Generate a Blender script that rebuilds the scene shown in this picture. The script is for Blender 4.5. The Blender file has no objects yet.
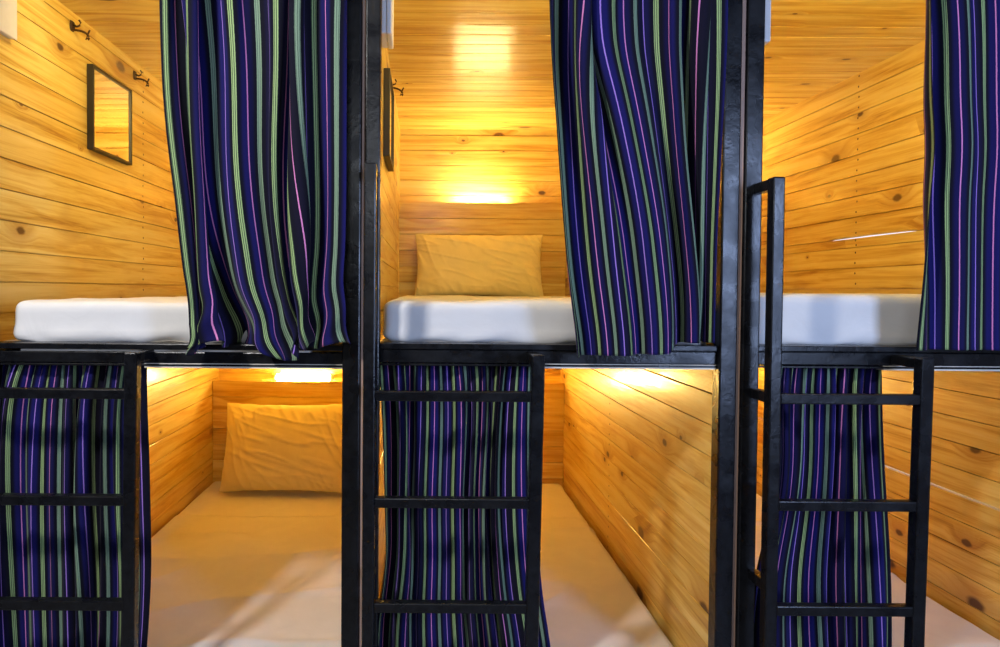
import bpy, bmesh, math, random
import numpy as np
from mathutils import Vector, Matrix, noise as mn
random.seed(7)
C = bpy.context.scene.collection
EYE = 1.43                      # eye height above the floor; depths are measured along +Y from the camera
def E(z): return EYE + z

# ------------------------------------------------------------------ helpers
def link(name, me, mats, parent=None, smooth=False):
    o = bpy.data.objects.new(name, me); C.objects.link(o)
    for m in (mats if isinstance(mats, (list, tuple)) else [mats]): me.materials.append(m)
    if parent: o.parent = parent
    if smooth:
        for p in me.polygons: p.use_smooth = True
    return o
def obj(name, bm, mats, parent=None, smooth=False):
    me = bpy.data.meshes.new(name); bmesh.ops.recalc_face_normals(bm, faces=bm.faces[:]); bm.to_mesh(me); bm.free()
    return link(name, me, mats, parent, smooth)
def tag(o, label=None, cat=None, group=None, kind=None):
    if label: o['label'] = label
    if cat: o['category'] = cat
    if group: o['group'] = group
    if kind: o['kind'] = kind
    return o
def empty(name, loc=(0, 0, 0)):
    o = bpy.data.objects.new(name, None); C.objects.link(o); o.location = loc; o.empty_display_size = .05
    return o
def rel(o, root):               # geometry is written in world space: shift it back under its root
    o.data.transform(__import__('mathutils').Matrix.Translation(-Vector(root.location)))
    o.parent = root
    return o
def box(bm, x0, x1, y0, y1, z0, z1, bev=.0, seg=2):
    t = bmesh.new()
    bmesh.ops.create_cube(t, size=1)
    for v in t.verts:
        v.co = Vector(((x0+x1)/2 + v.co.x*(x1-x0), (y0+y1)/2 + v.co.y*(y1-y0), (z0+z1)/2 + v.co.z*(z1-z0)))
    if bev: bmesh.ops.bevel(t, geom=t.edges[:], offset=bev, segments=seg, affect='EDGES', profile=.5)
    me = bpy.data.meshes.new('t'); t.to_mesh(me); t.free(); bm.from_mesh(me); bpy.data.meshes.remove(me)
def tube(bm, pts, r, n=10, r2=None):
    rings = []; pts = [Vector(p) for p in pts]; N = len(pts)
    up = Vector((0, 0, 1))
    for i, p in enumerate(pts):
        d = (pts[min(i+1, N-1)] - pts[max(i-1, 0)]).normalized()
        a = d.cross(up)
        if a.length < 1e-3: a = d.cross(Vector((0, 1, 0)))
        a.normalize(); b = d.cross(a)
        rr = r if r2 is None else r + (r2-r)*i/(N-1)
        rings.append([bm.verts.new(p + a*rr*math.cos(2*math.pi*k/n) + b*rr*math.sin(2*math.pi*k/n)) for k in range(n)])
    for i in range(N-1):
        for k in range(n): bm.faces.new((rings[i][k], rings[i][(k+1) % n], rings[i+1][(k+1) % n], rings[i+1][k]))
    bm.faces.new(rings[0][::-1]); bm.faces.new(rings[-1])

# ------------------------------------------------------------------ materials
class NT:
    def __init__(s, name):
        s.m = bpy.data.materials.new(name); s.m.use_nodes = True; s.t = s.m.node_tree; s.t.nodes.clear()
        s.out = s.n('ShaderNodeOutputMaterial'); s.b = s.n('ShaderNodeBsdfPrincipled'); s.l(s.b.outputs[0], s.out.inputs[0])
    def n(s, ty, **k):
        nd = s.t.nodes.new(ty)
        for a, v in k.items(): setattr(nd, a, v)
        return nd
    def l(s, a, b): s.t.links.new(a, b)
    def _in(s, sock, v):
        if hasattr(v, 'links') or isinstance(v, bpy.types.NodeSocket): s.l(v, sock)
        else: sock.default_value = v
    def math(s, op, a, b=0, c=None, clamp=False):
        nd = s.n('ShaderNodeMath', operation=op, use_clamp=clamp)
        s._in(nd.inputs[0], a); s._in(nd.inputs[1], b)
        if c is not None: s._in(nd.inputs[2], c)
        return nd.outputs[0]
    def comb(s, x, y, z=0):
        nd = s.n('ShaderNodeCombineXYZ'); s._in(nd.inputs[0], x); s._in(nd.inputs[1], y); s._in(nd.inputs[2], z); return nd.outputs[0]
    def noise(s, vec, scale, detail=3, rough=.5, dist=0):
        nd = s.n('ShaderNodeTexNoise'); s.l(vec, nd.inputs['Vector']); nd.inputs['Scale'].default_value = scale
        nd.inputs['Detail'].default_value = detail; nd.inputs['Roughness'].default_value = rough; nd.inputs['Distortion'].default_value = dist
        return nd.outputs[0]
    def smooth(s, v, a, b, t0=0, t1=1):
        nd = s.n('ShaderNodeMapRange', interpolation_type='SMOOTHSTEP'); s._in(nd.inputs[0], v)
        for i, q in enumerate((a, b, t0, t1)): nd.inputs[i+1].default_value = q
        return nd.outputs[0]
    def mix(s, f, a, b, mode='MIX'):
        nd = s.n('ShaderNodeMix', data_type='RGBA', blend_type=mode)
        s._in(nd.inputs[0], f)
        for i, v in ((6, a), (7, b)):
            if isinstance(v, bpy.types.NodeSocket): s.l(v, nd.inputs[i])
            else: nd.inputs[i].default_value = (*v, 1)
        return nd.outputs[2]
    def ramp(s, f, stops):
        nd = s.n('ShaderNodeValToRGB'); s.l(f, nd.inputs[0]); e = nd.color_ramp.elements
        while len(e) < len(stops): e.new(.5)
        for q, (p, c) in zip(e, stops): q.position = p; q.color = (*c, 1)
        return nd.outputs[0]
    def bump(s, h, st, dist=.001):
        nd = s.n('ShaderNodeBump'); nd.inputs['Strength'].default_value = st; nd.inputs['Distance'].default_value = dist
        s.l(h, nd.inputs['Height']); s.l(nd.outputs[0], s.b.inputs['Normal'])
    def set(s, **k):
        for a, v in k.items(): s._in(s.b.inputs[a.replace('_', ' ')], v)

def mat_wood():
    w = NT('varnished_pine'); uv = w.n('ShaderNodeUVMap', uv_map='UVMap'); sp = w.n('ShaderNodeSeparateXYZ'); w.l(uv.outputs[0], sp.inputs[0])
    u, v = sp.outputs[0], sp.outputs[1]
    R = w.n('ShaderNodeNewGeometry').outputs['Random Per Island']
    Ro = w.math('MULTIPLY', R, 61.7)
    vo = w.n('ShaderNodeTexVoronoi', voronoi_dimensions='2D', feature='F1'); vo.inputs['Scale'].default_value = 1
    wob = w.noise(w.comb(w.math('MULTIPLY', u, 40), w.math('MULTIPLY', v, 60), Ro), 1, 2)
    w.l(w.comb(w.math('ADD', w.math('MULTIPLY', u, 2.7), Ro), w.math('ADD', w.math('MULTIPLY', v, 4.6), w.math('MULTIPLY', Ro, 3.1)), 0), vo.inputs['Vector'])
    d = w.math('ADD', vo.outputs['Distance'], w.math('MULTIPLY', w.math('SUBTRACT', wob, .5), .035))
    cs = w.n('ShaderNodeSeparateXYZ'); w.l(vo.outputs['Color'], cs.inputs[0])
    exist = w.smooth(cs.outputs[0], .36, .40)
    sz = w.math('MULTIPLY_ADD', w.math('POWER', cs.outputs[1], 1.6), .095, .014)
    dn = w.math('DIVIDE', d, sz)
    knot = w.math('MULTIPLY', w.smooth(dn, 1.15, .55), exist)
    halo = w.math('MULTIPLY', w.smooth(dn, 4.5, .8), exist)
    bend = w.math('MULTIPLY', halo, .35)
    g = w.noise(w.comb(w.math('ADD', w.math('MULTIPLY', u, 1.6), Ro), w.math('ADD', w.math('MULTIPLY', v, 26), w.math('MULTIPLY', bend, 3)), Ro), 1, 5, .62, .6)
    fine = w.noise(w.comb(w.math('ADD', w.math('MULTIPLY', u, 5), Ro), w.math('MULTIPLY', v, 230), Ro), 1, 2)
    blot = w.noise(w.comb(w.math('ADD', w.math('MULTIPLY', u, 3), Ro), w.math('MULTIPLY', v, 9), Ro), 1, 3)
    gg = w.math('MULTIPLY_ADD', fine, .16, w.math('MULTIPLY', g, .84))
    col = w.ramp(gg, [(.30, (.44, .21, .03)), (.42, (.73, .48, .10)), (.54, (.88, .70, .23)), (.72, (.94, .81, .36))])
    col = w.mix(w.math('MULTIPLY', w.smooth(blot, .55, .75), .35), col, (.55, .27, .08))
    tint = w.ramp(R, [(0, (.84, .74, .60)), (.3, (1, .97, .92)), (.6, (.92, .85, .74)), (1, (1, 1, 1))])
    col = w.mix(1, col, tint, 'MULTIPLY')
    col = w.mix(w.math('MULTIPLY', halo, .5), col, (.45, .19, .035))
    col = w.mix(w.math('MULTIPLY', knot, .92), col, (.075, .022, .008))
    wav = w.noise(w.comb(w.math('ADD', w.math('MULTIPLY', u, 5), Ro), w.math('MULTIPLY', v, 38), Ro), 1, 3)
    w.set(Base_Color=col, Roughness=.42, Coat_Weight=.55, Coat_Roughness=.16, Specular_IOR_Level=.4)
    w.bump(w.math('ADD', wav, w.math('MULTIPLY', g, .5)), .55, .0022)
    cb = [n for n in w.t.nodes if n.type == 'BUMP'][0]; w.l(cb.outputs[0], w.b.inputs['Coat Normal'])
    return w.m
def mat_black():
    w = NT('black_enamel'); tc = w.n('ShaderNodeTexCoord').outputs['Object']
    a = w.noise(tc, 60, 4, .65); b = w.noise(tc, 14, 2)
    col = w.ramp(a, [(.35, (.003, .003, .004)), (.7, (.008, .009, .012))])
    w.set(Base_Color=col, Roughness=w.smooth(b, .3, .7, .2, .38), Specular_IOR_Level=.42)
    w.bump(w.math('ADD', a, b), .5, .0016)
    return w.m
def mat_curtain():
    w = NT('striped_handwoven_cotton'); uv = w.n('ShaderNodeUVMap', uv_map='UVMap'); sp = w.n('ShaderNodeSeparateXYZ'); w.l(uv.outputs[0], sp.inputs[0])
    u, v = sp.outputs[0], sp.outputs[1]; P = .062
    jit = w.noise(w.comb(w.math('MULTIPLY', u, 30), w.math('MULTIPLY', v, 120)), 1, 2)
    uu = w.math('ADD', u, w.math('MULTIPLY', w.math('SUBTRACT', jit, .5), .0012))
    cell = w.math('FLOOR', w.math('DIVIDE', w.math('ADD', uu, P/2), P))
    x = w.math('ABSOLUTE', w.math('SUBTRACT', w.math('PINGPONG', w.math('ADD', uu, 0), P/2), 0))        # 0 on the green band, P/2 on the thin line
    green = w.smooth(x, .0060, .0051)
    line = w.smooth(w.math('ABSOLUTE', w.math('SUBTRACT', x, P/2)), .0018, .0012)
    blue = w.smooth(x, .010, .021)
    fine = w.math('ABSOLUTE', w.math('SINE', w.math('MULTIPLY', uu, math.pi/.0044)))
    weft = w.noise(w.comb(w.math('MULTIPLY', u, 500), w.math('MULTIPLY', v, 300)), 1, 2)
    par = w.math('PINGPONG', w.math('FLOOR', w.math('DIVIDE', uu, P)), 1)
    zone = w.noise(w.comb(w.math('MULTIPLY', w.math('FLOOR', w.math('DIVIDE', uu, P/2)), 7.31), 3.3), 1, 1)
    base = w.mix(blue, (.003, .003, .012), w.mix(w.smooth(zone, .42, .54), (.005, .004, .020), (.009, .008, .115)))
    gcol = w.mix(w.smooth(fine, .25, .85), (.03, .05, .03), (.38, .54, .23))
    gcol = w.mix(w.math('PINGPONG', cell, 1), gcol, w.mix(w.smooth(fine, .1, .6), (.04, .07, .055), (.25, .37, .25)))
    lcol = w.mix(par, (.78, .27, .62), (.42, .24, .78))
    col = w.mix(green, base, gcol); col = w.mix(line, col, lcol)
    col = w.mix(.35, col, w.mix(1, col, w.ramp(weft, [(.3, (.45, .45, .45)), (.7, (1, 1, 1))]), 'MULTIPLY'))
    w.set(Base_Color=col, Roughness=.8, Specular_IOR_Level=.15, Sheen_Weight=.08)
    w.bump(weft, .3, .0006)
    return w.m
def mat_cloth(name, c, sc=1.0, st=.35, dist=.006):
    w = NT(name); tc = w.n('ShaderNodeTexCoord').outputs['Object']
    a = w.noise(tc, 9*sc, 4, .55, .8); f = w.noise(tc, 420, 2)
    w.set(Base_Color=w.mix(w.smooth(a, .3, .7), tuple(q*.95 for q in c), c), Roughness=.85, Specular_IOR_Level=.2, Sheen_Weight=.15)
    w.bump(w.math('ADD', a, w.math('MULTIPLY', f, .03)), st, dist)
    return w.m
def mat_plain(name, c, rough=.5, metal=0, emit=None, es=0, noise_sc=40, amt=.1):
    w = NT(name); tc = w.n('ShaderNodeTexCoord').outputs['Object']; a = w.noise(tc, noise_sc, 3)
    w.set(Base_Color=w.mix(a, tuple(q*(1-amt) for q in c), c), Roughness=rough, Metallic=metal)
    if emit: w.b.inputs['Emission Color'].default_value = (*emit, 1); w.b.inputs['Emission Strength'].default_value = es
    w.bump(a, .1, .001)
    return w.m
WOOD, BLACK, CURT = mat_wood(), mat_black(), mat_curtain()
SHEET = mat_cloth('white_cotton_sheet', (.80, .79, .78))
PILC = mat_cloth('cream_pillow_cotton', (.94, .82, .42), 1.4, .3, .006)
NAIL = mat_plain('nail_iron', (.10, .05, .025), .6)
IRON = mat_plain('bronze_iron', (.09, .05, .03), .4, .6)
FRAME = mat_plain('dark_mirror_frame', (.02, .015, .012), .4)
GLASS = mat_plain('mirror_glass', (.9, .9, .88), .02, 1, amt=.0)
WHITE = mat_plain('white_plastic', (.82, .83, .85), .35)
CREAM = mat_plain('cream_edge', (.80, .74, .64), .55)
EDGE = mat_plain('raw_ply_edge', (.42, .27, .20), .6)
CORE = mat_plain('partition_core', (.22, .10, .045), .8)
PAINT = mat_plain('corridor_paint', (.22, .22, .23), .8)
FLOORM = mat_plain('grey_floor', (.3, .29, .28), .5)
LAMP = mat_plain('warm_tube_glow', (1, .9, .7), .5, emit=(1, .76, .32), es=250)
LAMP_LOW = mat_plain('amber_tube_glow', (1, .9, .7), .5, emit=(1, .68, .20), es=235)

# ------------------------------------------------------------------ planks
def plank(bm, O, L, W, N, stations, t, seed, c=.0011, rb=.0012):
    """a board with chamfered front edges. stations: (u, v0, v1). Island of its own."""
    uvl = bm.loops.layers.uv.get('UVMap') or bm.loops.layers.uv.new('UVMap'); rings = []
    rr = random.Random(seed); tw = rr.uniform(-.0007, .0007)
    for (u, a, b) in stations:
        h = t*.35              # rebated edges: the boards meet at the back and leave a groove in front
        prof = [(a-rb, 0), (b+rb, 0), (b+rb, h), (b, h), (b, t-c), (b-c, t+tw), (a+c, t-tw), (a, t-c), (a, h), (a-rb, h)]
        rings.append([(bm.verts.new(O + L*u + W*v + N*n), u, v) for v, n in prof])
    base = stations[0][1]
    def face(vs):
        f = bm.faces.new([q[0] for q in vs])
        for lp, q in zip(f.loops, vs): lp[uvl].uv = (q[1], q[2]-base)
        return f
    for i in range(len(rings)-1):
        for k in range(10): face([rings[i][k], rings[i][(k+1) % 10], rings[i+1][(k+1) % 10], rings[i+1][k]])
    face(rings[0][::-1]); face(rings[-1])
def boards(bm, O, L, W, N, length, width, pw, t=.016, gap=.0030, seed=0, off=0., nails=(), cracks=()):
    O, L, W, N = map(Vector, (O, L, W, N)); rr = random.Random(seed)
    v = -off; k = 0; bm.faces.ensure_lookup_table()
    while v < width - .004:
        a, b = max(v, 0), min(v+pw, width)
        if b - a > .006:
            st = [(0, a+gap/2, b-gap/2), (length, a+gap/2, b-gap/2)]
            for (cv, u0, u1, cg) in cracks:                       # daylight crack along the lower edge of one board
                if abs(a - cv) < pw/2:
                    s0 = [(0, 0), (max(u0, .01), 0), (u0+.04, .6), ((u0+u1)/2, 1), (u1-.04, .6), (u1, 0), (length, 0)]
                    st = [(u, a+gap/2 + f*cg, b-gap/2) for u, f in s0]
            plank(bm, O, L, W, N, st, t, seed*100+k, rb=gap/2-.00005)
            for nu in nails:
                for dv in (.25, .75):
                    p = O + L*(nu + rr.uniform(-.004, .004)) + W*(a + (b-a)*dv) + N*(t+.0009)
                    vs = [bm.verts.new(p + (L*math.cos(q) + W*math.sin(q))*.0046) for q in [i*math.pi/4 for i in range(8)]]
                    f = bm.faces.new(vs); f.material_index = 1
        v += pw; k += 1
X, Y, Z = Vector((1, 0, 0)), Vector((0, 1, 0)), Vector((0, 0, 1))
CEIL = E(.935); D0, DB = 1.722, 3.76
PW = .0885
def partition(name, xa, xb, seed, left=True, right=True, cracks=(), core=True):
    """vertical wall between two cubicles; xa..xb total thickness; boards on the chosen faces."""
    bm = bmesh.new(); t = .016; Ln = DB - D0 + .02
    off = PW - ((E(.014) - .0) % PW)
    if right: boards(bm, (xb-t, D0, 0), Y, Z, X, Ln, CEIL+.02, PW, t, seed=seed, off=off, nails=(2.75-D0,), cracks=cracks)
    if left: boards(bm, (xa+t, D0, 0), Y, Z, -X, Ln, CEIL+.02, PW, t, seed=seed+1, off=off+.03, nails=(2.75-D0,), cracks=cracks)
    if core:
        n0 = len(bm.faces); x0 = xa + (t if left else 0); x1 = xb - (t if right else 0)
        box(bm, x0, x1, D0+.002, DB+.02, .0, CEIL+.02)
        bm.faces.ensure_lookup_table()
        for f in bm.faces[n0:]: f.material_index = 2
    return tag(obj(name, bm, [WOOD, NAIL, CORE]), kind='structure')
XL = [-1.204, -.153, .851]      # left inner faces of the three cubicles
XR = [-.193, .796, 1.835]       # right inner faces
partition('wall_left', -1.236, -1.204, 1, left=False)
partition('wall_middle_left', -.193, -.153, 2)
partition('wall_middle_right', .796, .851, 3)
# right outer wall: single boards with daylight cracks
def right_wall():
    bm = bmesh.new(); t = .016; zl = E(-.69); Ln = DB-D0+.02
    # one course starts at the crack heights
    off1 = PW - (zl % PW)
    boards(bm, (1.835+t, D0, 0), Y, Z, -X, Ln, E(.235), PW, t, gap=.0028, seed=31, off=off1, nails=(2.75-D0,), cracks=[(zl, .01, 1.9, .0052)])
    off2 = 0
    boards(bm, (1.835+t, D0, E(.235)), Y, Z, -X, Ln, CEIL+.02-E(.235), PW, t, gap=.0028, seed=33, nails=(2.75-D0,), cracks=[(0, .70, 1.22, .0055)])
    return tag(obj('wall_right', bm, [WOOD, NAIL]), kind='structure')
right_wall()
for n, xa, xb in (('trim_1', -.1665, -.1585), ('trim_2', .8125, .8225)):
    bm = bmesh.new(); box(bm, xa, xb, 1.675, D0-.001, 0, CEIL+.02, .001)
    tag(obj(n, bm, EDGE), kind='structure')
bm = bmesh.new()
boards(bm, (-1.236, DB+.016, 0), X, Z, -Y, 3.09, CEIL+.02, .087, .016, seed=5, off=.02)
n0 = len(bm.faces); box(bm, -1.236, 1.853, DB+.018, DB+.04, 0, CEIL+.02); bm.faces.ensure_lookup_table()
for f in bm.faces[n0:]: f.material_index = 1
tag(obj('wall_back', bm, [WOOD, CORE]), kind='structure')
bm = bmesh.new()
boards(bm, (-1.236, D0-.06, CEIL+.016), X, Y, -Z, 3.09, DB-D0+.08, .093, .016, seed=7, off=.03)
n0 = len(bm.faces); box(bm, -1.236, 1.853, D0-.06, DB+.04, CEIL+.02, CEIL+.04); bm.faces.ensure_lookup_table()
for f in bm.faces[n0:]: f.material_index = 1
tag(obj('ceiling', bm, [WOOD, CORE]), kind='structure')
# corridor shell behind and beside the camera
def shell(name, *b, mat=PAINT):
    bm = bmesh.new(); box(bm, *b); return tag(obj(name, bm, mat), kind='structure')
shell('floor', -2.4, 1.9, -1.6, DB+.04, -.05, 0, mat=FLOORM)
shell('wall_corridor_rear', -2.4, 1.9, -1.65, -1.6, 0, 2.9)
shell('wall_corridor_left', -2.45, -2.4, -1.6, 1.74, 0, 2.9)
shell('wall_corridor_side', -2.4, -1.238, 1.74, 1.78, 0, 2.9)
shell('wall_corridor_right', 1.853, 1.9, -1.6, D0-.002, 0, 2.9)
shell('wall_corridor_header', -2.4, 1.9, 1.66, 1.70, E(1.03), 2.9)
shell('ceiling_corridor', -2.45, 1.9, -1.65, 1.78, 2.9, 2.95)

# ------------------------------------------------------------------ cubicle furniture
SIDE = ['left', 'middle', 'right']
POST = [((-1.196, -1.156), (-.214, -.168)), ((-.157, -.118), (.766, .811)), ((.824, .869), (1.79, 1.834))]
for i in range(3):
    xl, xr = XL[i], XR[i]; (a0, a1), (b0, b1) = POST[i]
    root = empty('bunk_bed_frame', ((a0+b1)/2, 1.69, 0))
    tag(root, ['black steel bunk frame of the left cubicle, below the sagging curtain', 'black steel bunk frame of the middle cubicle, under the upright pillow',
               'black steel bunk frame of the right cubicle, its post shining blue behind the tall handrail'][i], 'bunk bed frame', 'black steel bunk frames')
    P = lambda n, bm, m, s=False: rel(obj(n, bm, m, None, s), root)
    H = (0, .006, .007)[i]; E = lambda z, H=H: EYE + z + (H if -.25 < z < -.1 else 0)
    for (p0, p1) in POST[i]:
        bm = bmesh.new(); box(bm, p0, p1, 1.668, 1.712, 0, CEIL+.03, .004)
        P('post', bm, BLACK)
    bm = bmesh.new(); box(bm, a1, b0, 1.685, 1.72, E(-.197), E(-.167 if i == 0 else -.162), .003); P('front_rail', bm, BLACK)
    bm = bmesh.new(); box(bm, a1, b0, 1.68, 1.74, E(-.161), E(-.146), .002); box(bm, a1, b0, 1.684, 1.70, E(-.2045), E(-.199), .001)
    P('angle_iron', bm, BLACK)
    if i == 0:
        bm = bmesh.new(); box(bm, -1.06, -.30, 1.687, 1.72, E(-.1665), E(-.161)); P('spacer_strip', bm, CREAM)
    else:
        bm = bmesh.new(); box(bm, a1, b0, 1.69, 1.715, E(-.163), E(-.160)); P('weld_bead', bm, BLACK)
    bm = bmesh.new(); box(bm, max(a1, xl+.004), min(b0, xr-.004), 1.745, 3.62, E(-.160), E(-.148)); P('deck_board', bm, CREAM)
    bm = bmesh.new(); xe = (-.735, .285, 1.205)[i]; box(bm, xe, b0-.001, 1.686, 1.715, E(-.2092), E(-.2045)); box(bm, xe, b0-.001, 1.687, 1.715, E(-.199), E(-.197)); P('ply_edge', bm, CREAM)
    bm = bmesh.new()
    boards(bm, (max(a1, xl+.003), 1.745, E(-.185)), X, Y, -Z, min(b0, xr-.003)-max(a1, xl+.003), DB-1.745-.02, .095, .014, seed=40+i)
    box(bm, max(a1, xl+.003), min(b0, xr-.003), 1.745, DB-.02, E(-.185), E(-.163))
    P('under_boarding', bm, WOOD)
    bm = bmesh.new(); box(bm, a1, b0, 1.675, 1.71, E(.96), E(.99), .003); P('top_rail', bm, BLACK)
    bm = bmesh.new(); box(bm, a1, b0, 1.70, 1.735, E(-1.30), E(-1.26), .003); P('lower_rail', bm, BLACK)
    bm = bmesh.new(); box(bm, max(a1, xl+.004), min(b0, xr-.004), 1.745, 3.62, E(-1.262), E(-1.245)); P('lower_deck', bm, CREAM)

# ---- headboards and ledge lamps
def E(z): return EYE + z
POS6 = []
for lvl in (1, 0):
    for i in range(3):
        xl, xr = XL[i]+.003, XR[i]-.003
        zt = E(.495) if lvl else E(-.524); zb = E(-.145) if lvl else E(-1.24)
        bm = bmesh.new()
        boards(bm, (xl, 3.662, zb), X, Z, -Y, xr-xl, zt-zb, .0905, .018, gap=.0026, seed=60+i+5*lvl, off=.0905-((zt-zb) % .0905))
        box(bm, xl, xr, 3.660, 3.668, zb, zt-.001)
        o = obj('headboard', bm, WOOD)
        tag(o, '%s pine headboard panel in the %s cubicle%s' % (('upper', 'lower')[1-lvl], SIDE[i],
            ['', ''][lvl]) + (', behind the upright pillow' if (lvl, i) == (1, 1) else ', behind the large leaning pillow' if (lvl, i) == (0, 0) else ', bare beside the ladder' if (lvl, i) == (0, 1) else ', behind the striped curtain'),
            'headboard', 'pine headboard panels')
        cx = (xl+xr)/2; root = empty('tube_lamp', (cx, 3.715, zt))
        tag(root, '%s warm tube lamp behind the headboard of the %s cubicle' % (('upper', 'lower')[1-lvl], SIDE[i]) + (', visible glow above the ledge' if (lvl, i) == (0, 0) else ''), 'lamp', 'warm tube lamps behind the headboards')
        zc = zt + (.016 if lvl == 0 else -.018)
        bm = bmesh.new(); tube(bm, [(cx-.15, 3.705, zc), (cx+.15, 3.705, zc)], .013 if lvl else .020, 16); rel(obj('glowing_tube', bm, LAMP if lvl else LAMP_LOW, None, True), root)
        bm = bmesh.new(); box(bm, cx-.17, cx+.17, 3.725, 3.742, zc-.016, zc+.010, .003)
        for s in (-1, 1): box(bm, cx+s*.158-.008, cx+s*.158+.008, 3.692, 3.73, zc-.014, zc+.014, .003)
        rel(obj('lamp_housing', bm, WHITE), root)

# ---- mattresses
def grid_mesh(f, nu, nv, closed=False):
    vs = []; fs = []
    for j in range(nv):
        for i in range(nu): vs.append(f(i/(nu-1), j/(nv-1)))
    for j in range(nv-1):
        for i in range(nu-1):
            a = j*nu+i; fs.append((a, a+1, a+1+nu, a+nu))
    return vs, fs
def soft_box(name, x0, x1, y0, y1, z0, z1, r, mat, seed, amp=.004, wr=.0, nx=60, ny=80, nz=12, parent=None, top_wr=0.):
    bm = bmesh.new(); bmesh.ops.create_cube(bm, size=2)
    me = bpy.data.meshes.new(name); bm.free()
    # six gridded faces welded, then rounded
    bm = bmesh.new(); c = Vector(((x0+x1)/2, (y0+y1)/2, (z0+z1)/2)); h = Vector(((x1-x0)/2, (y1-y0)/2, (z1-z0)/2))
    def lin(n, hh):             # denser near the ends
        return [math.copysign(1-(1-abs(q))**1.6, q)*hh for q in [-1+2*k/(n-1) for k in range(n)]]
    ax = [lin(nx, h.x), lin(ny, h.y), lin(nz, h.z)]
    for d in range(3):
        e, f = [(1, 2), (0, 2), (0, 1)][d]
        for s in (-1, 1):
            g = []
            for q in ax[e]:
                row = []
                for w in ax[f]:
                    p = Vector((0, 0, 0)); p[d] = s*h[d]; p[e] = q; p[f] = w; row.append(bm.verts.new(p))
                g.append(row)
            for a in range(len(g)-1):
                for b in range(len(g[0])-1): bm.faces.new((g[a][b], g[a+1][b], g[a+1][b+1], g[a][b+1]))
    bmesh.ops.remove_doubles(bm, verts=bm.verts[:], dist=1e-5)
    for v in bm.verts:
        p = v.co.copy(); q = Vector([max(-(h[k]-r), min(h[k]-r, p[k])) for k in range(3)])
        d = p - q
        if d.length > 1e-6: p = q + d.normalized()*r
        w = c + p; nrm = d.normalized() if d.length > 1e-6 else Vector((0, 0, 1))
        nz_ = mn.noise(w*5 + Vector((seed, 0, 0)))*amp + mn.noise(w*14 + Vector((0, seed, 0)))*amp*.4
        low = max(0, 1-(w.z-z0)/.05)
        rid = (1-abs(mn.noise(Vector((w.x*7, w.y*7, w.z*26+seed)))*2))*wr*low
        tw = 0
        if top_wr and p.z > h.z*.5:
            a = abs(mn.noise(Vector((w.x*3.1+seed, w.y*2.3, 1.5)))); b = abs(mn.noise(Vector((w.x*6.1+seed, w.y*5.0, 7.5))))
            tw = top_wr*((1-min(1, a*7))**2 + .5*(1-min(1, b*6))**2)
        v.co = w + nrm*(nz_+rid) + Vector((0, 0, tw))
    return obj(name, bm, mat, parent, True)
ML = ['thin mattress in white sheet, rounded corner showing beside the left wall', 'thin white mattress under the upright yellow pillow on the upper bunk', 'thin white mattress on the upper bunk behind the tall ladder handrail']
for i, (x0, x1, zt) in enumerate([(-1.115, -.235, -.037), (-.112, .765, -.030), (.895, 1.79, -.004)]):
    o = soft_box('mattress', x0, x1, 1.737, 3.63, E((-.147, -.141, -.140)[i]), E(zt), .024, SHEET, 11+i*7, .006, .012)
    tag(o, ML[i], 'mattress', 'upper bunk mattresses')
LL = ['wide lower mattress in white sheet in front of the large leaning pillow', 'lower mattress in white sheet between the middle ladder and the knotty wall', 'lower mattress in white sheet behind the right ladder, touching the cracked wall']
for i in range(3):
    x0, x1 = XL[i]+.006, XR[i]-.012
    o = soft_box('mattress', x0, x1, 1.76, 3.64, E(-1.246), E(-1.088), .03, SHEET, 51+i*9, .003, .0)
    o.name = 'mattress'; tag(o, LL[i], 'mattress', 'lower bunk mattresses')
    # loosely laid flat sheet over the foot part: its wavy end shows as a line across the bed
    rs = 3.3*i
    def top(u, v, x0=x0, x1=x1, rs=rs):
        yend = 3.03 + .012*mn.noise(Vector((u*5+rs, 0, 0))) + .02*(u-.5)
        y = 1.765 + (yend-1.765)*v
        x = x0+.012 + (x1-x0-.024)*u + .006*mn.noise(Vector((rs, y*4, u*2)))
        a = mn.noise(Vector((x*2.2+rs, y*1.7, 2.0))); b = mn.noise(Vector((x*1.2-y*2.8+rs, y*.8+x*1.1, 5.0)))
        z = -1.0795 + .006*a + .010*(1-min(1, abs(b)*5))**2
        edge = min(u, 1-u)*(x1-x0)
        z -= .022*max(0, 1-edge/.03)**2
        fr = max(0, (1.80-y)/.035); z -= .02*min(1, fr)**2
        if v > .985: z += .004*mn.noise(Vector((u*14+rs, 3, 0)))
        return (x, y, E(z))
    vs, fs = grid_mesh(top, 90, 110); me = bpy.data.meshes.new('bed_sheet'); me.from_pydata(vs, [], fs)
    s = link('bed_sheet', me, SHEET, None, True); md = s.modifiers.new('t', 'SOLIDIFY'); md.thickness = .009; md.offset = 0
    tag(s, ['loose white top sheet with a wavy end seam before the large leaning pillow', 'loose white top sheet on the lower bed beside the knotty wall, middle cubicle', 'loose white top sheet on the lower bed behind the right ladder'][i], 'bed sheet', 'loose sheets on the lower beds')

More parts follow.
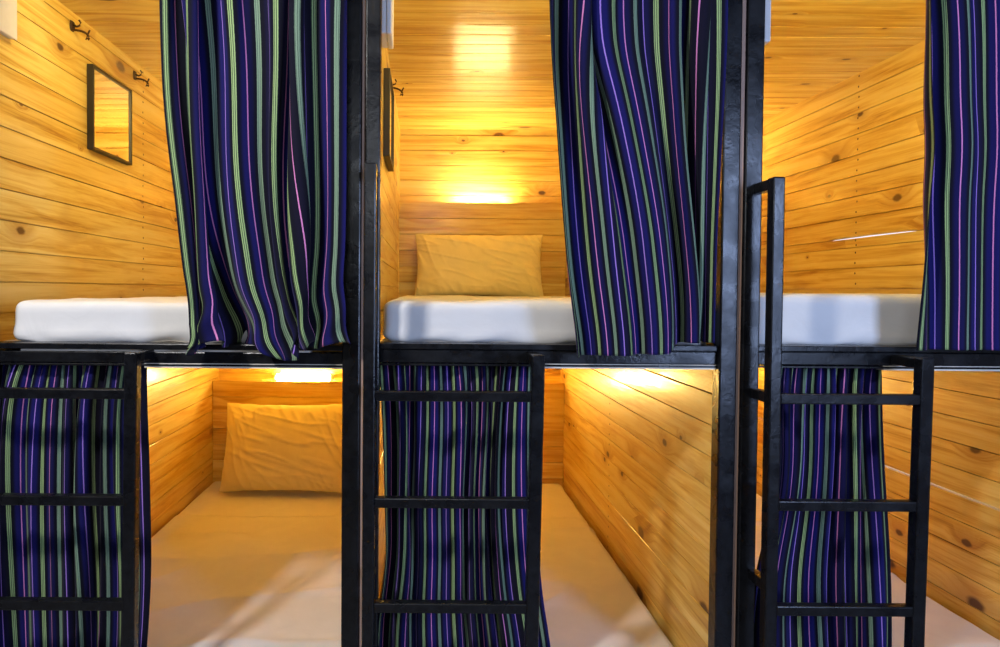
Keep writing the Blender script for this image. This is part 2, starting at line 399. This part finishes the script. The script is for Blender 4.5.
# ---- pillows
def pillow(label, cx, yb, zb, w, h, T, tilt, seed, sag=0.):
    n, m = 110, 80; vs = []; fs = []
    def P(u, v, s):
        cu, cv = abs(u), abs(v)
        x = u*w/2*(1 - .045*(1-cv**2)*cu**3) ; y = v*h/2*(1 - .055*(1-cu**2.2)*cv**3)
        # crumpled seam
        y += .005*mn.noise(Vector((u*6+seed, v*2, s*0)))*cv**2
        prof = (max(0, 1-cu**3.2))**.55 * (max(0, 1-cv**2.6))**.6
        th = T/2*prof*(1 + .18*mn.noise(Vector((u*2.1+seed, v*1.7, s))) - sag*v*.35)
        dist_e = min(1-cu, 1-cv)
        ang = mn.noise(Vector((x*9+seed, y*5, s*2.)))
        # puckers running in from the seams and drifting across
        fold = (1-min(1, abs(mn.noise(Vector((x*16 + y*9 + seed, y*3.0 - x*2, s*3.1+ang*.3)))*3.2)))**2
        fold2 = (1-min(1, abs(mn.noise(Vector((x*4+seed*2, y*26+x*7, 4.4+s))))*3.4))**2
        th += prof**.4*(.019*fold*max(0, 1-dist_e*2.0)**.8 + .013*fold2*(.4+.6*(1-cv)))
        return Vector((x, -s*th, y))
    cr = math.cos(tilt); sr = math.sin(tilt)
    def put(p): return (cx + p.x, yb + (p.y*cr + (p.z+h/2)*sr), zb + (-p.y*sr + (p.z+h/2)*cr))
    for s in (1, -1):
        base = len(vs)
        for j in range(m):
            for i in range(n):
                u = math.sin((i/(n-1)-.5)*math.pi); v = math.sin((j/(m-1)-.5)*math.pi)
                u = u*.6 + (i/(n-1)*2-1)*.4; v = v*.6+(j/(m-1)*2-1)*.4
                vs.append(put(P(u, v, s)))
        for j in range(m-1):
            for i in range(n-1):
                a = base+j*n+i; q = (a, a+1, a+1+n, a+n); fs.append(q if s > 0 else q[::-1])
    me = bpy.data.meshes.new('pillow'); me.from_pydata(vs, [], fs); bm = bmesh.new(); bm.from_mesh(me)
    bmesh.ops.remove_doubles(bm, verts=bm.verts[:], dist=1e-5); bpy.data.meshes.remove(me)
    o = obj('pillow', bm, PILC, None, True)
    return tag(o, label, 'pillow')
pillow('yellow looking pillow standing upright against the upper middle headboard', .292, 3.48, E(-.034), .70, .345, .16, .14, 3.7)
pillow('large wrinkled pillow leaning on the headboard of the lower left bed', -.735, 3.36, E(-1.07), .68, .47, .17, .30, 8.2)

# ------------------------------------------------------------------ ladders
RUNG = (-.262, -.527, -.789, -1.05, -1.31)
for i, (xa, xb, ztl) in enumerate([(-1.14, -.722, .31), (-.136, .280, .31), (.862, 1.236, .283)]):
    root = empty('bunk_ladder', ((xa+xb)/2, 1.59, 0))
    tag(root, ['black ladder at the left edge, in front of the lower left curtain', 'black ladder in the middle, in front of the lower middle curtain',
               'black ladder on the right with its full tall handrail in view'][i], 'ladder', 'black steel bunk ladders')
    P = lambda n, bm: rel(obj(n, bm, BLACK), root)
    y0, y1 = 1.575, 1.605
    # tall left rail = handrail, returning to the post at the top, middle and bottom
    bm = bmesh.new(); box(bm, xa-.015, xa+.015, y0, y1, 0.002, E(ztl), .004); P('handrail', bm)
    for z in (ztl-.015, -.262, -.735):
        bm = bmesh.new(); box(bm, xa-.013, xa+.013, y1-.004, 1.669, E(z)-.013, E(z)+.013, .003); P('bracket', bm)
    lean = 0.012
    bm = bmesh.new(); box(bm, xb-.016, xb+.016, y0, y1, 0.002, E(-.158), .004)
    bm.verts.ensure_lookup_table()
    for v in bm.verts: v.co.x -= lean*(E(-.158)-v.co.z)
    P('side_rail', bm)
    bm = bmesh.new(); box(bm, xb-.014, xb+.014, y1-.004, 1.686, E(-.186), E(-.160), .003); P('hook_bar', bm)
    for z in RUNG:
        bm = bmesh.new(); box(bm, xa+.014, xb-.013-lean*(-.158-z), y0+.003, y1-.003, E(z)-.0125, E(z)+.0125, .003); P('rung', bm)

# ------------------------------------------------------------------ curtains
F = 644.
CR = np.array((Matrix.Rotation(math.radians(90-1.2), 3, 'X') @ Matrix.Rotation(math.radians(.42), 3, 'Z')))
def ray(px, py, D):             # measured outline -> place on the curtain's own plane
    d = CR @ np.stack([(px-425)/F, -(py-303.5)/F, -np.ones_like(px)]); return d/d[1]*D
def interp(tab, v, w=0):
    A = [a for a, _ in tab]; B = [b for _, b in tab]
    return sum(np.interp(v+q*w, A, B) for q in (-1, -.6, -.3, 0, .3, .6, 1))/7
def curtain(label, grp, D, ytop, left, right, hem, cloth, nf, seed, a0=62, a1=30, flat=None, head=False, dz=None, u0=0., push=None, nt=150, ns=560):
    """left/right/hem are measured off the curtain's own plane at distance D; the cloth is a meander of constant length."""
    rg = np.random.RandomState(seed); ph = rg.rand(12)*6.283
    s = np.linspace(0, 1, ns); V = np.zeros((nt, ns, 3)); UVs = np.zeros((nt, ns, 2))
    for j in range(nt):
        t = j/(nt-1)
        if head: t = t**1.25
        py = ytop + (interp(hem, s, .03)-ytop)*t
        warp = .035*np.sin(2*np.pi*1.15*s+ph[0]+.9*t) + .03*np.sin(2*np.pi*2.3*s+ph[1]-1.5*t) + .012*np.sin(2*np.pi*4.1*s+ph[2]+2.5*t)
        amp = a0 + a1*np.sin(2*np.pi*1.7*s+ph[3]+.6*t) + .5*a1*np.sin(2*np.pi*3.6*s+ph[4]-1.2*t) + 6*np.sin(7*t+ph[8])
        if flat is not None: amp = amp*flat(s, t)
        th = np.radians(amp)*np.sin(2*np.pi*nf*(s+warp)+.5*np.sin(3*t+ph[5]))
        th += np.radians(11)*np.sin(2*np.pi*nf*2.7*s+ph[6]+2.2*t) + np.radians(6)*np.sin(2*np.pi*nf*5.3*s+ph[7]+4*t)
        if head:
            k = math.exp(-t/.05); th = th*(1-.6*k) + k*np.radians(62)*np.sin(2*np.pi*nf*2.9*s+ph[9]+1.5*np.sin(9*s))
        d = cloth/(ns-1)*1.0; x = np.cumsum(np.cos(th))*d; y = np.cumsum(np.sin(th))*d
        x = (x-x[0])/(x[-1]-x[0]); lin = y[0]+(y[-1]-y[0])*s
        k5 = np.ones(61)/61.; y = y-lin; yp = np.pad(y, 70, mode='edge')
        y = y-.75*np.convolve(yp, np.ones(141)/141., 'valid')
        pl, pr = interp(left, py, 26), interp(right, py, 26)
        W3 = ray(pl + (pr-pl)*x, py, D)
        wx = .004*np.sin(5*t+3*s+ph[10])
        V[j, :, 0] = W3[0] + wx*np.sin(np.pi*s); V[j, :, 1] = D+np.clip(y*1.2, -.075, .05)*.9; V[j, :, 2] = EYE + W3[2]
        if push is not None:
            dx, dy, dzz = push(s, t); V[j, :, 0] += dx; V[j, :, 1] += dy; V[j, :, 2] += dzz
        UVs[j, :, 0] = u0+s*cloth; UVs[j, :, 1] = t*1.3
    verts = V.reshape(-1, 3); idx = np.arange(nt*ns).reshape(nt, ns)
    q = np.stack([idx[:-1, :-1], idx[:-1, 1:], idx[1:, 1:], idx[1:, :-1]], -1).reshape(-1, 4)
    me = bpy.data.meshes.new('curtain'); me.from_pydata(verts.tolist(), [], q.tolist())
    uv = me.uv_layers.new(name='UVMap'); li = np.zeros(len(me.loops), dtype=np.int32); me.loops.foreach_get('vertex_index', li)
    uv.data.foreach_set('uv', UVs.reshape(-1, 2)[li].astype(np.float32).ravel())
    o = link('curtain', me, CURT, None, True); md = o.modifiers.new('thick', 'SOLIDIFY'); md.thickness = .0014; md.offset = 0
    return tag(o, label, 'curtain', grp)
def ss(a, b, t):
    q = min(1, max(0, (t-a)/(b-a))); return q*q*(3-2*q)
def bell(s, c, w): return np.exp(-((s-c)/w)**2)
G1, G2 = 'curtains of the upper bunks', 'curtains of the lower bunks'
# upper left: sagging, hem crumpled on the rail
def push1(s, t):
    b = max(0, (t-.80)/.2)
    k = b*b
    dx = .045*bell(s, .42, .16)*k + .010*np.sin(23*s+9*b)*k + .012*np.sin(2*np.pi*t*1.3)*bell(s, .5, .25)*t
    k2 = ss(.6, 1, t)
    dx = dx + .012*np.sin(17*s+3)*k2**2 - .018*bell(s, .30, .05)*k; dy = .075*bell(s, .34, .06)*k2 -.012*bell(s, .05, .08)*k - .022*bell(s, .50, .10)*k + .012*bell(s, .85, .15)*k + .006*np.sin(41*s+14*b)*k
    q = max(0, (t-.90)/.1)**1.5; dx = dx + .007*np.sin(74*s+5*t)*q; dy = dy + .010*np.sin(95*s+9*t)*q
    dz = .009*np.sin(31*s+2)*k + .004*np.sin(67*s)*k
    return dx, dy, dz
curtain('striped upper left curtain with hem crumpled on the bunk rail', G1, 1.62, -70,
        [(-70, 160), (0, 161), (60, 163), (100, 165), (150, 170), (200, 177), (250, 182), (300, 189), (330, 196), (345, 190), (352, 186)],
        [(-70, 347), (200, 347), (262, 345), (290, 339), (305, 341), (325, 346), (360, 346)],
        [(0, 350), (.06, 353), (.12, 348), (.18, 344), (.34, 346), (.42, 354), (.5, 359), (.58, 357), (.63, 346), (1, 346)],
        .84, 5, 5, a0=84, a1=40, push=push1, u0=-.011)
def flat2(s, t): return 1-.62*bell(s, .24, .17)*ss(.25, .75, t)
def push2(s, t):
    return 0*s, .050*np.clip((s-.50)/.05, 0, 1)*ss(.15, .8, t), 0*s
curtain('striped upper middle curtain hanging straight beside the upright pillow', G1, 1.615, -70,
        [(-70, 547), (0, 548), (60, 550), (100, 553), (200, 560), (260, 565), (300, 570), (350, 577)],
        [(-70, 726), (200, 724), (360, 720)],
        [(0, 357), (.3, 355), (.49, 354), (.53, 344), (1, 344)], .90, 5, 22, a0=82, a1=42, flat=flat2, push=push2, u0=-.012)
def flat3(s, t): return 1-.45*bell(s, .3, .25)*min(1, t)
curtain('striped bright blue upper curtain at the right edge of the picture', G1, 1.625, -70,
        [(-70, 924), (0, 925), (100, 926), (150, 930), (185, 925), (250, 921), (300, 918), (352, 914)],
        [(-70, 1103), (360, 1098)], [(0, 350), (1, 350)], .80, 5.0, 35, a0=68, a1=40, flat=flat3, u0=-.012)
def pushL(s, t): return .008*np.sin(6*t+4*s), 0*s, 0*s
curtain('striped lower left curtain gathered on a cord behind the ladder', G2, 1.728, 360,
        [(360, -28), (800, -28)], [(366, 149), (460, 152), (560, 150), (620, 146), (700, 140)], [(0, 780), (1, 780)], .86, 9, 41, a0=52, a1=26, head=True, push=pushL, ns=640, nt=190)
curtain('striped lower middle curtain gathered on a cord behind the ladder', G2, 1.728, 360,
        [(366, 379), (500, 382), (560, 386), (620, 380), (700, 378)], [(366, 536), (560, 537), (610, 541), (650, 549), (700, 550)], [(0, 780), (1, 780)], .84, 8.5, 58, a0=55, a1=28, head=True, push=pushL, u0=-.01, ns=640, nt=190)
curtain('striped lower right curtain gathered on a cord behind the tall ladder', G2, 1.728, 360,
        [(366, 772), (470, 773), (530, 765), (560, 757), (600, 754), (700, 752)], [(366, 884), (440, 886), (560, 889), (700, 890)], [(0, 780), (1, 780)], .62, 6.5, 77, a0=50, a1=28, head=True, push=pushL, u0=.02, ns=640, nt=190)

# ------------------------------------------------------------------ mirrors, hooks, boxes
MIR = ['dark framed mirror on the plank wall of the left cubicle', 'dark framed mirror seen edge-on on the middle cubicle wall']
for i in range(2):
    xw = XL[i]; y0, y1, z0, z1 = 2.295, 2.60, E(.492), E(.792)
    if i == 1: z0, z1 = E(.475), E(.785)
    root = empty('wall_mirror', (xw, (y0+y1)/2, z0)); tag(root, MIR[i], 'mirror', 'wall mirrors')
    bm = bmesh.new(); w = .010; d = .024
    box(bm, xw+.001, xw+d, y0, y0+w, z0, z1, .0015); box(bm, xw+.001, xw+d, y1-w, y1, z0, z1, .0015)
    box(bm, xw+.001, xw+d, y0+w, y1-w, z0, z0+w, .0015); box(bm, xw+.001, xw+d, y0+w, y1-w, z1-w, z1, .0015)
    rel(obj('frame', bm, FRAME), root)
    bm = bmesh.new(); box(bm, xw+.002, xw+.018, y0+w*.8, y1-w*.8, z0+w*.8, z1-w*.8); rel(obj('mirror_glass', bm, GLASS), root)
HK = [(0, 2.20, .885, 'iron coat hook near the ceiling above the left mirror, nearer one'), (0, 2.67, .875, 'iron coat hook near the ceiling, farther one, close to the curtain'),
      (1, 2.62, .83, 'iron coat hook on the middle cubicle wall above the edge-on mirror')]
for i, y, z, lab in HK:
    xw = XL[i]; root = empty('coat_hook', (xw, y, E(z))); tag(root, lab, 'coat hook', 'iron coat hooks')
    bm = bmesh.new(); zc = E(z)
    n = 16; pts = [(math.cos(2*math.pi*k/n)*.014, math.sin(2*math.pi*k/n)*.024*(1+.25*math.cos(4*math.pi*k/n))) for k in range(n)]
    f0 = [bm.verts.new((xw+.001, y+a, zc+b)) for a, b in pts]; f1 = [bm.verts.new((xw+.006, y+a*.85, zc+b*.85)) for a, b in pts]
    for k in range(n): bm.faces.new((f0[k], f0[(k+1) % n], f1[(k+1) % n], f1[k]))
    bm.faces.new(f1); bm.faces.new(f0[::-1]); rel(obj('back_plate', bm, IRON), root)
    bm = bmesh.new()
    tube(bm, [(xw+.005+.052*math.sin(q)*1.0, y+.004, zc-.012-.026*(1-math.cos(q))+ (.0 if q < 2 else .010)) for q in [k*.2 for k in range(15)]][:12] + [(xw+.052, y+.004, zc-.028), (xw+.060, y+.004, zc-.012)], .0042, 8, .003)
    rel(obj('lower_prong', bm, IRON, None, True), root)
    bm = bmesh.new()
    tube(bm, [(xw+.005, y, zc+.004), (xw+.018, y, zc-.002), (xw+.028, y, zc+.002), (xw+.031, y, zc+.012), (xw+.026, y, zc+.02)], .0038, 8, .003)
    rel(obj('upper_prong', bm, IRON, None, True), root)
BX = [(XL[0], .024, 1.76, 1.87, .712, 'white box high on the wall at the top left corner'), (XL[1], .057, 1.76, 1.87, .695, 'narrow white box high on the wall beside the middle cubicle post'),
      (XL[2], .072, 1.745, 1.80, .675, 'white box sliver high on the wall behind the tall right post')]
for x, d, y0, y1, z, lab in BX:
    root = empty('wall_box', (x, (y0+y1)/2, E(z))); tag(root, lab, 'electrical box', 'white boxes high on the walls')
    bm = bmesh.new(); box(bm, x+.001, x+d*.75, y0, y1, E(z), E(.925), .004); rel(obj('back_box', bm, WHITE), root)
    bm = bmesh.new(); box(bm, x+d*.75, x+d, y0-.003, y1+.003, E(z)-.002, E(.927), .004, 3); rel(obj('cover', bm, WHITE), root)

# ------------------------------------------------------------------ lights
def area(name, loc, target, sx, sy, power, col):
    l = bpy.data.lights.new(name, 'AREA'); l.shape = 'RECTANGLE'; l.size = sx; l.size_y = sy; l.energy = power; l.color = col
    o = bpy.data.objects.new(name, l); C.objects.link(o); o.location = loc
    o.rotation_euler = (Vector(target)-Vector(loc)).to_track_quat('-Z', 'Y').to_euler(); return o
area('corridor_ceiling_light', (-1.25, .15, 2.75), (-.3, 1.9, .8), .20, .20, 42, (1, .97, .95))
area('corridor_window_light', (1.75, -.3, 1.6), (.9, 1.7, 1.3), .7, 1.2, 52, (.46, .61, 1))
area('corridor_far_light', (-.1, -1.4, 2.3), (.1, 1.7, 1.2), 1.0, .7, 8, (.86, .92, 1))
for i in range(3):                  # added warm fill, unseen, to brighten each upper cubicle from its mouth
    cx = (XL[i]+XR[i])/2
    area('cubicle_warm_fill', (cx, 1.80, E(.915)), (cx, 3.2, E(.25)), .5, .10, 8, (1, .76, .27))
w = bpy.data.worlds.new('sky'); bpy.context.scene.world = w; w.use_nodes = True
w.node_tree.nodes['Background'].inputs[0].default_value = (.95, .95, 1, 1); w.node_tree.nodes['Background'].inputs[1].default_value = 1.1

# ------------------------------------------------------------------ camera
cam = bpy.data.cameras.new('camera'); co = bpy.data.objects.new('camera', cam); C.objects.link(co)
cam.sensor_width = 36; cam.lens = 36*F/1000; cam.shift_x = .075; cam.shift_y = -.020; cam.clip_start = .02
from mathutils import Matrix
co.matrix_world = Matrix.Translation((0, 0, EYE)) @ Matrix.Rotation(math.radians(90-1.2), 4, 'X') @ Matrix.Rotation(math.radians(.42), 4, 'Z')
sc = bpy.context.scene; sc.camera = co
sc.view_settings.view_transform = 'Standard'; sc.view_settings.look = 'None'; sc.view_settings.gamma = 1; sc.view_settings.use_curve_mapping = False
sc.view_settings.exposure = 0
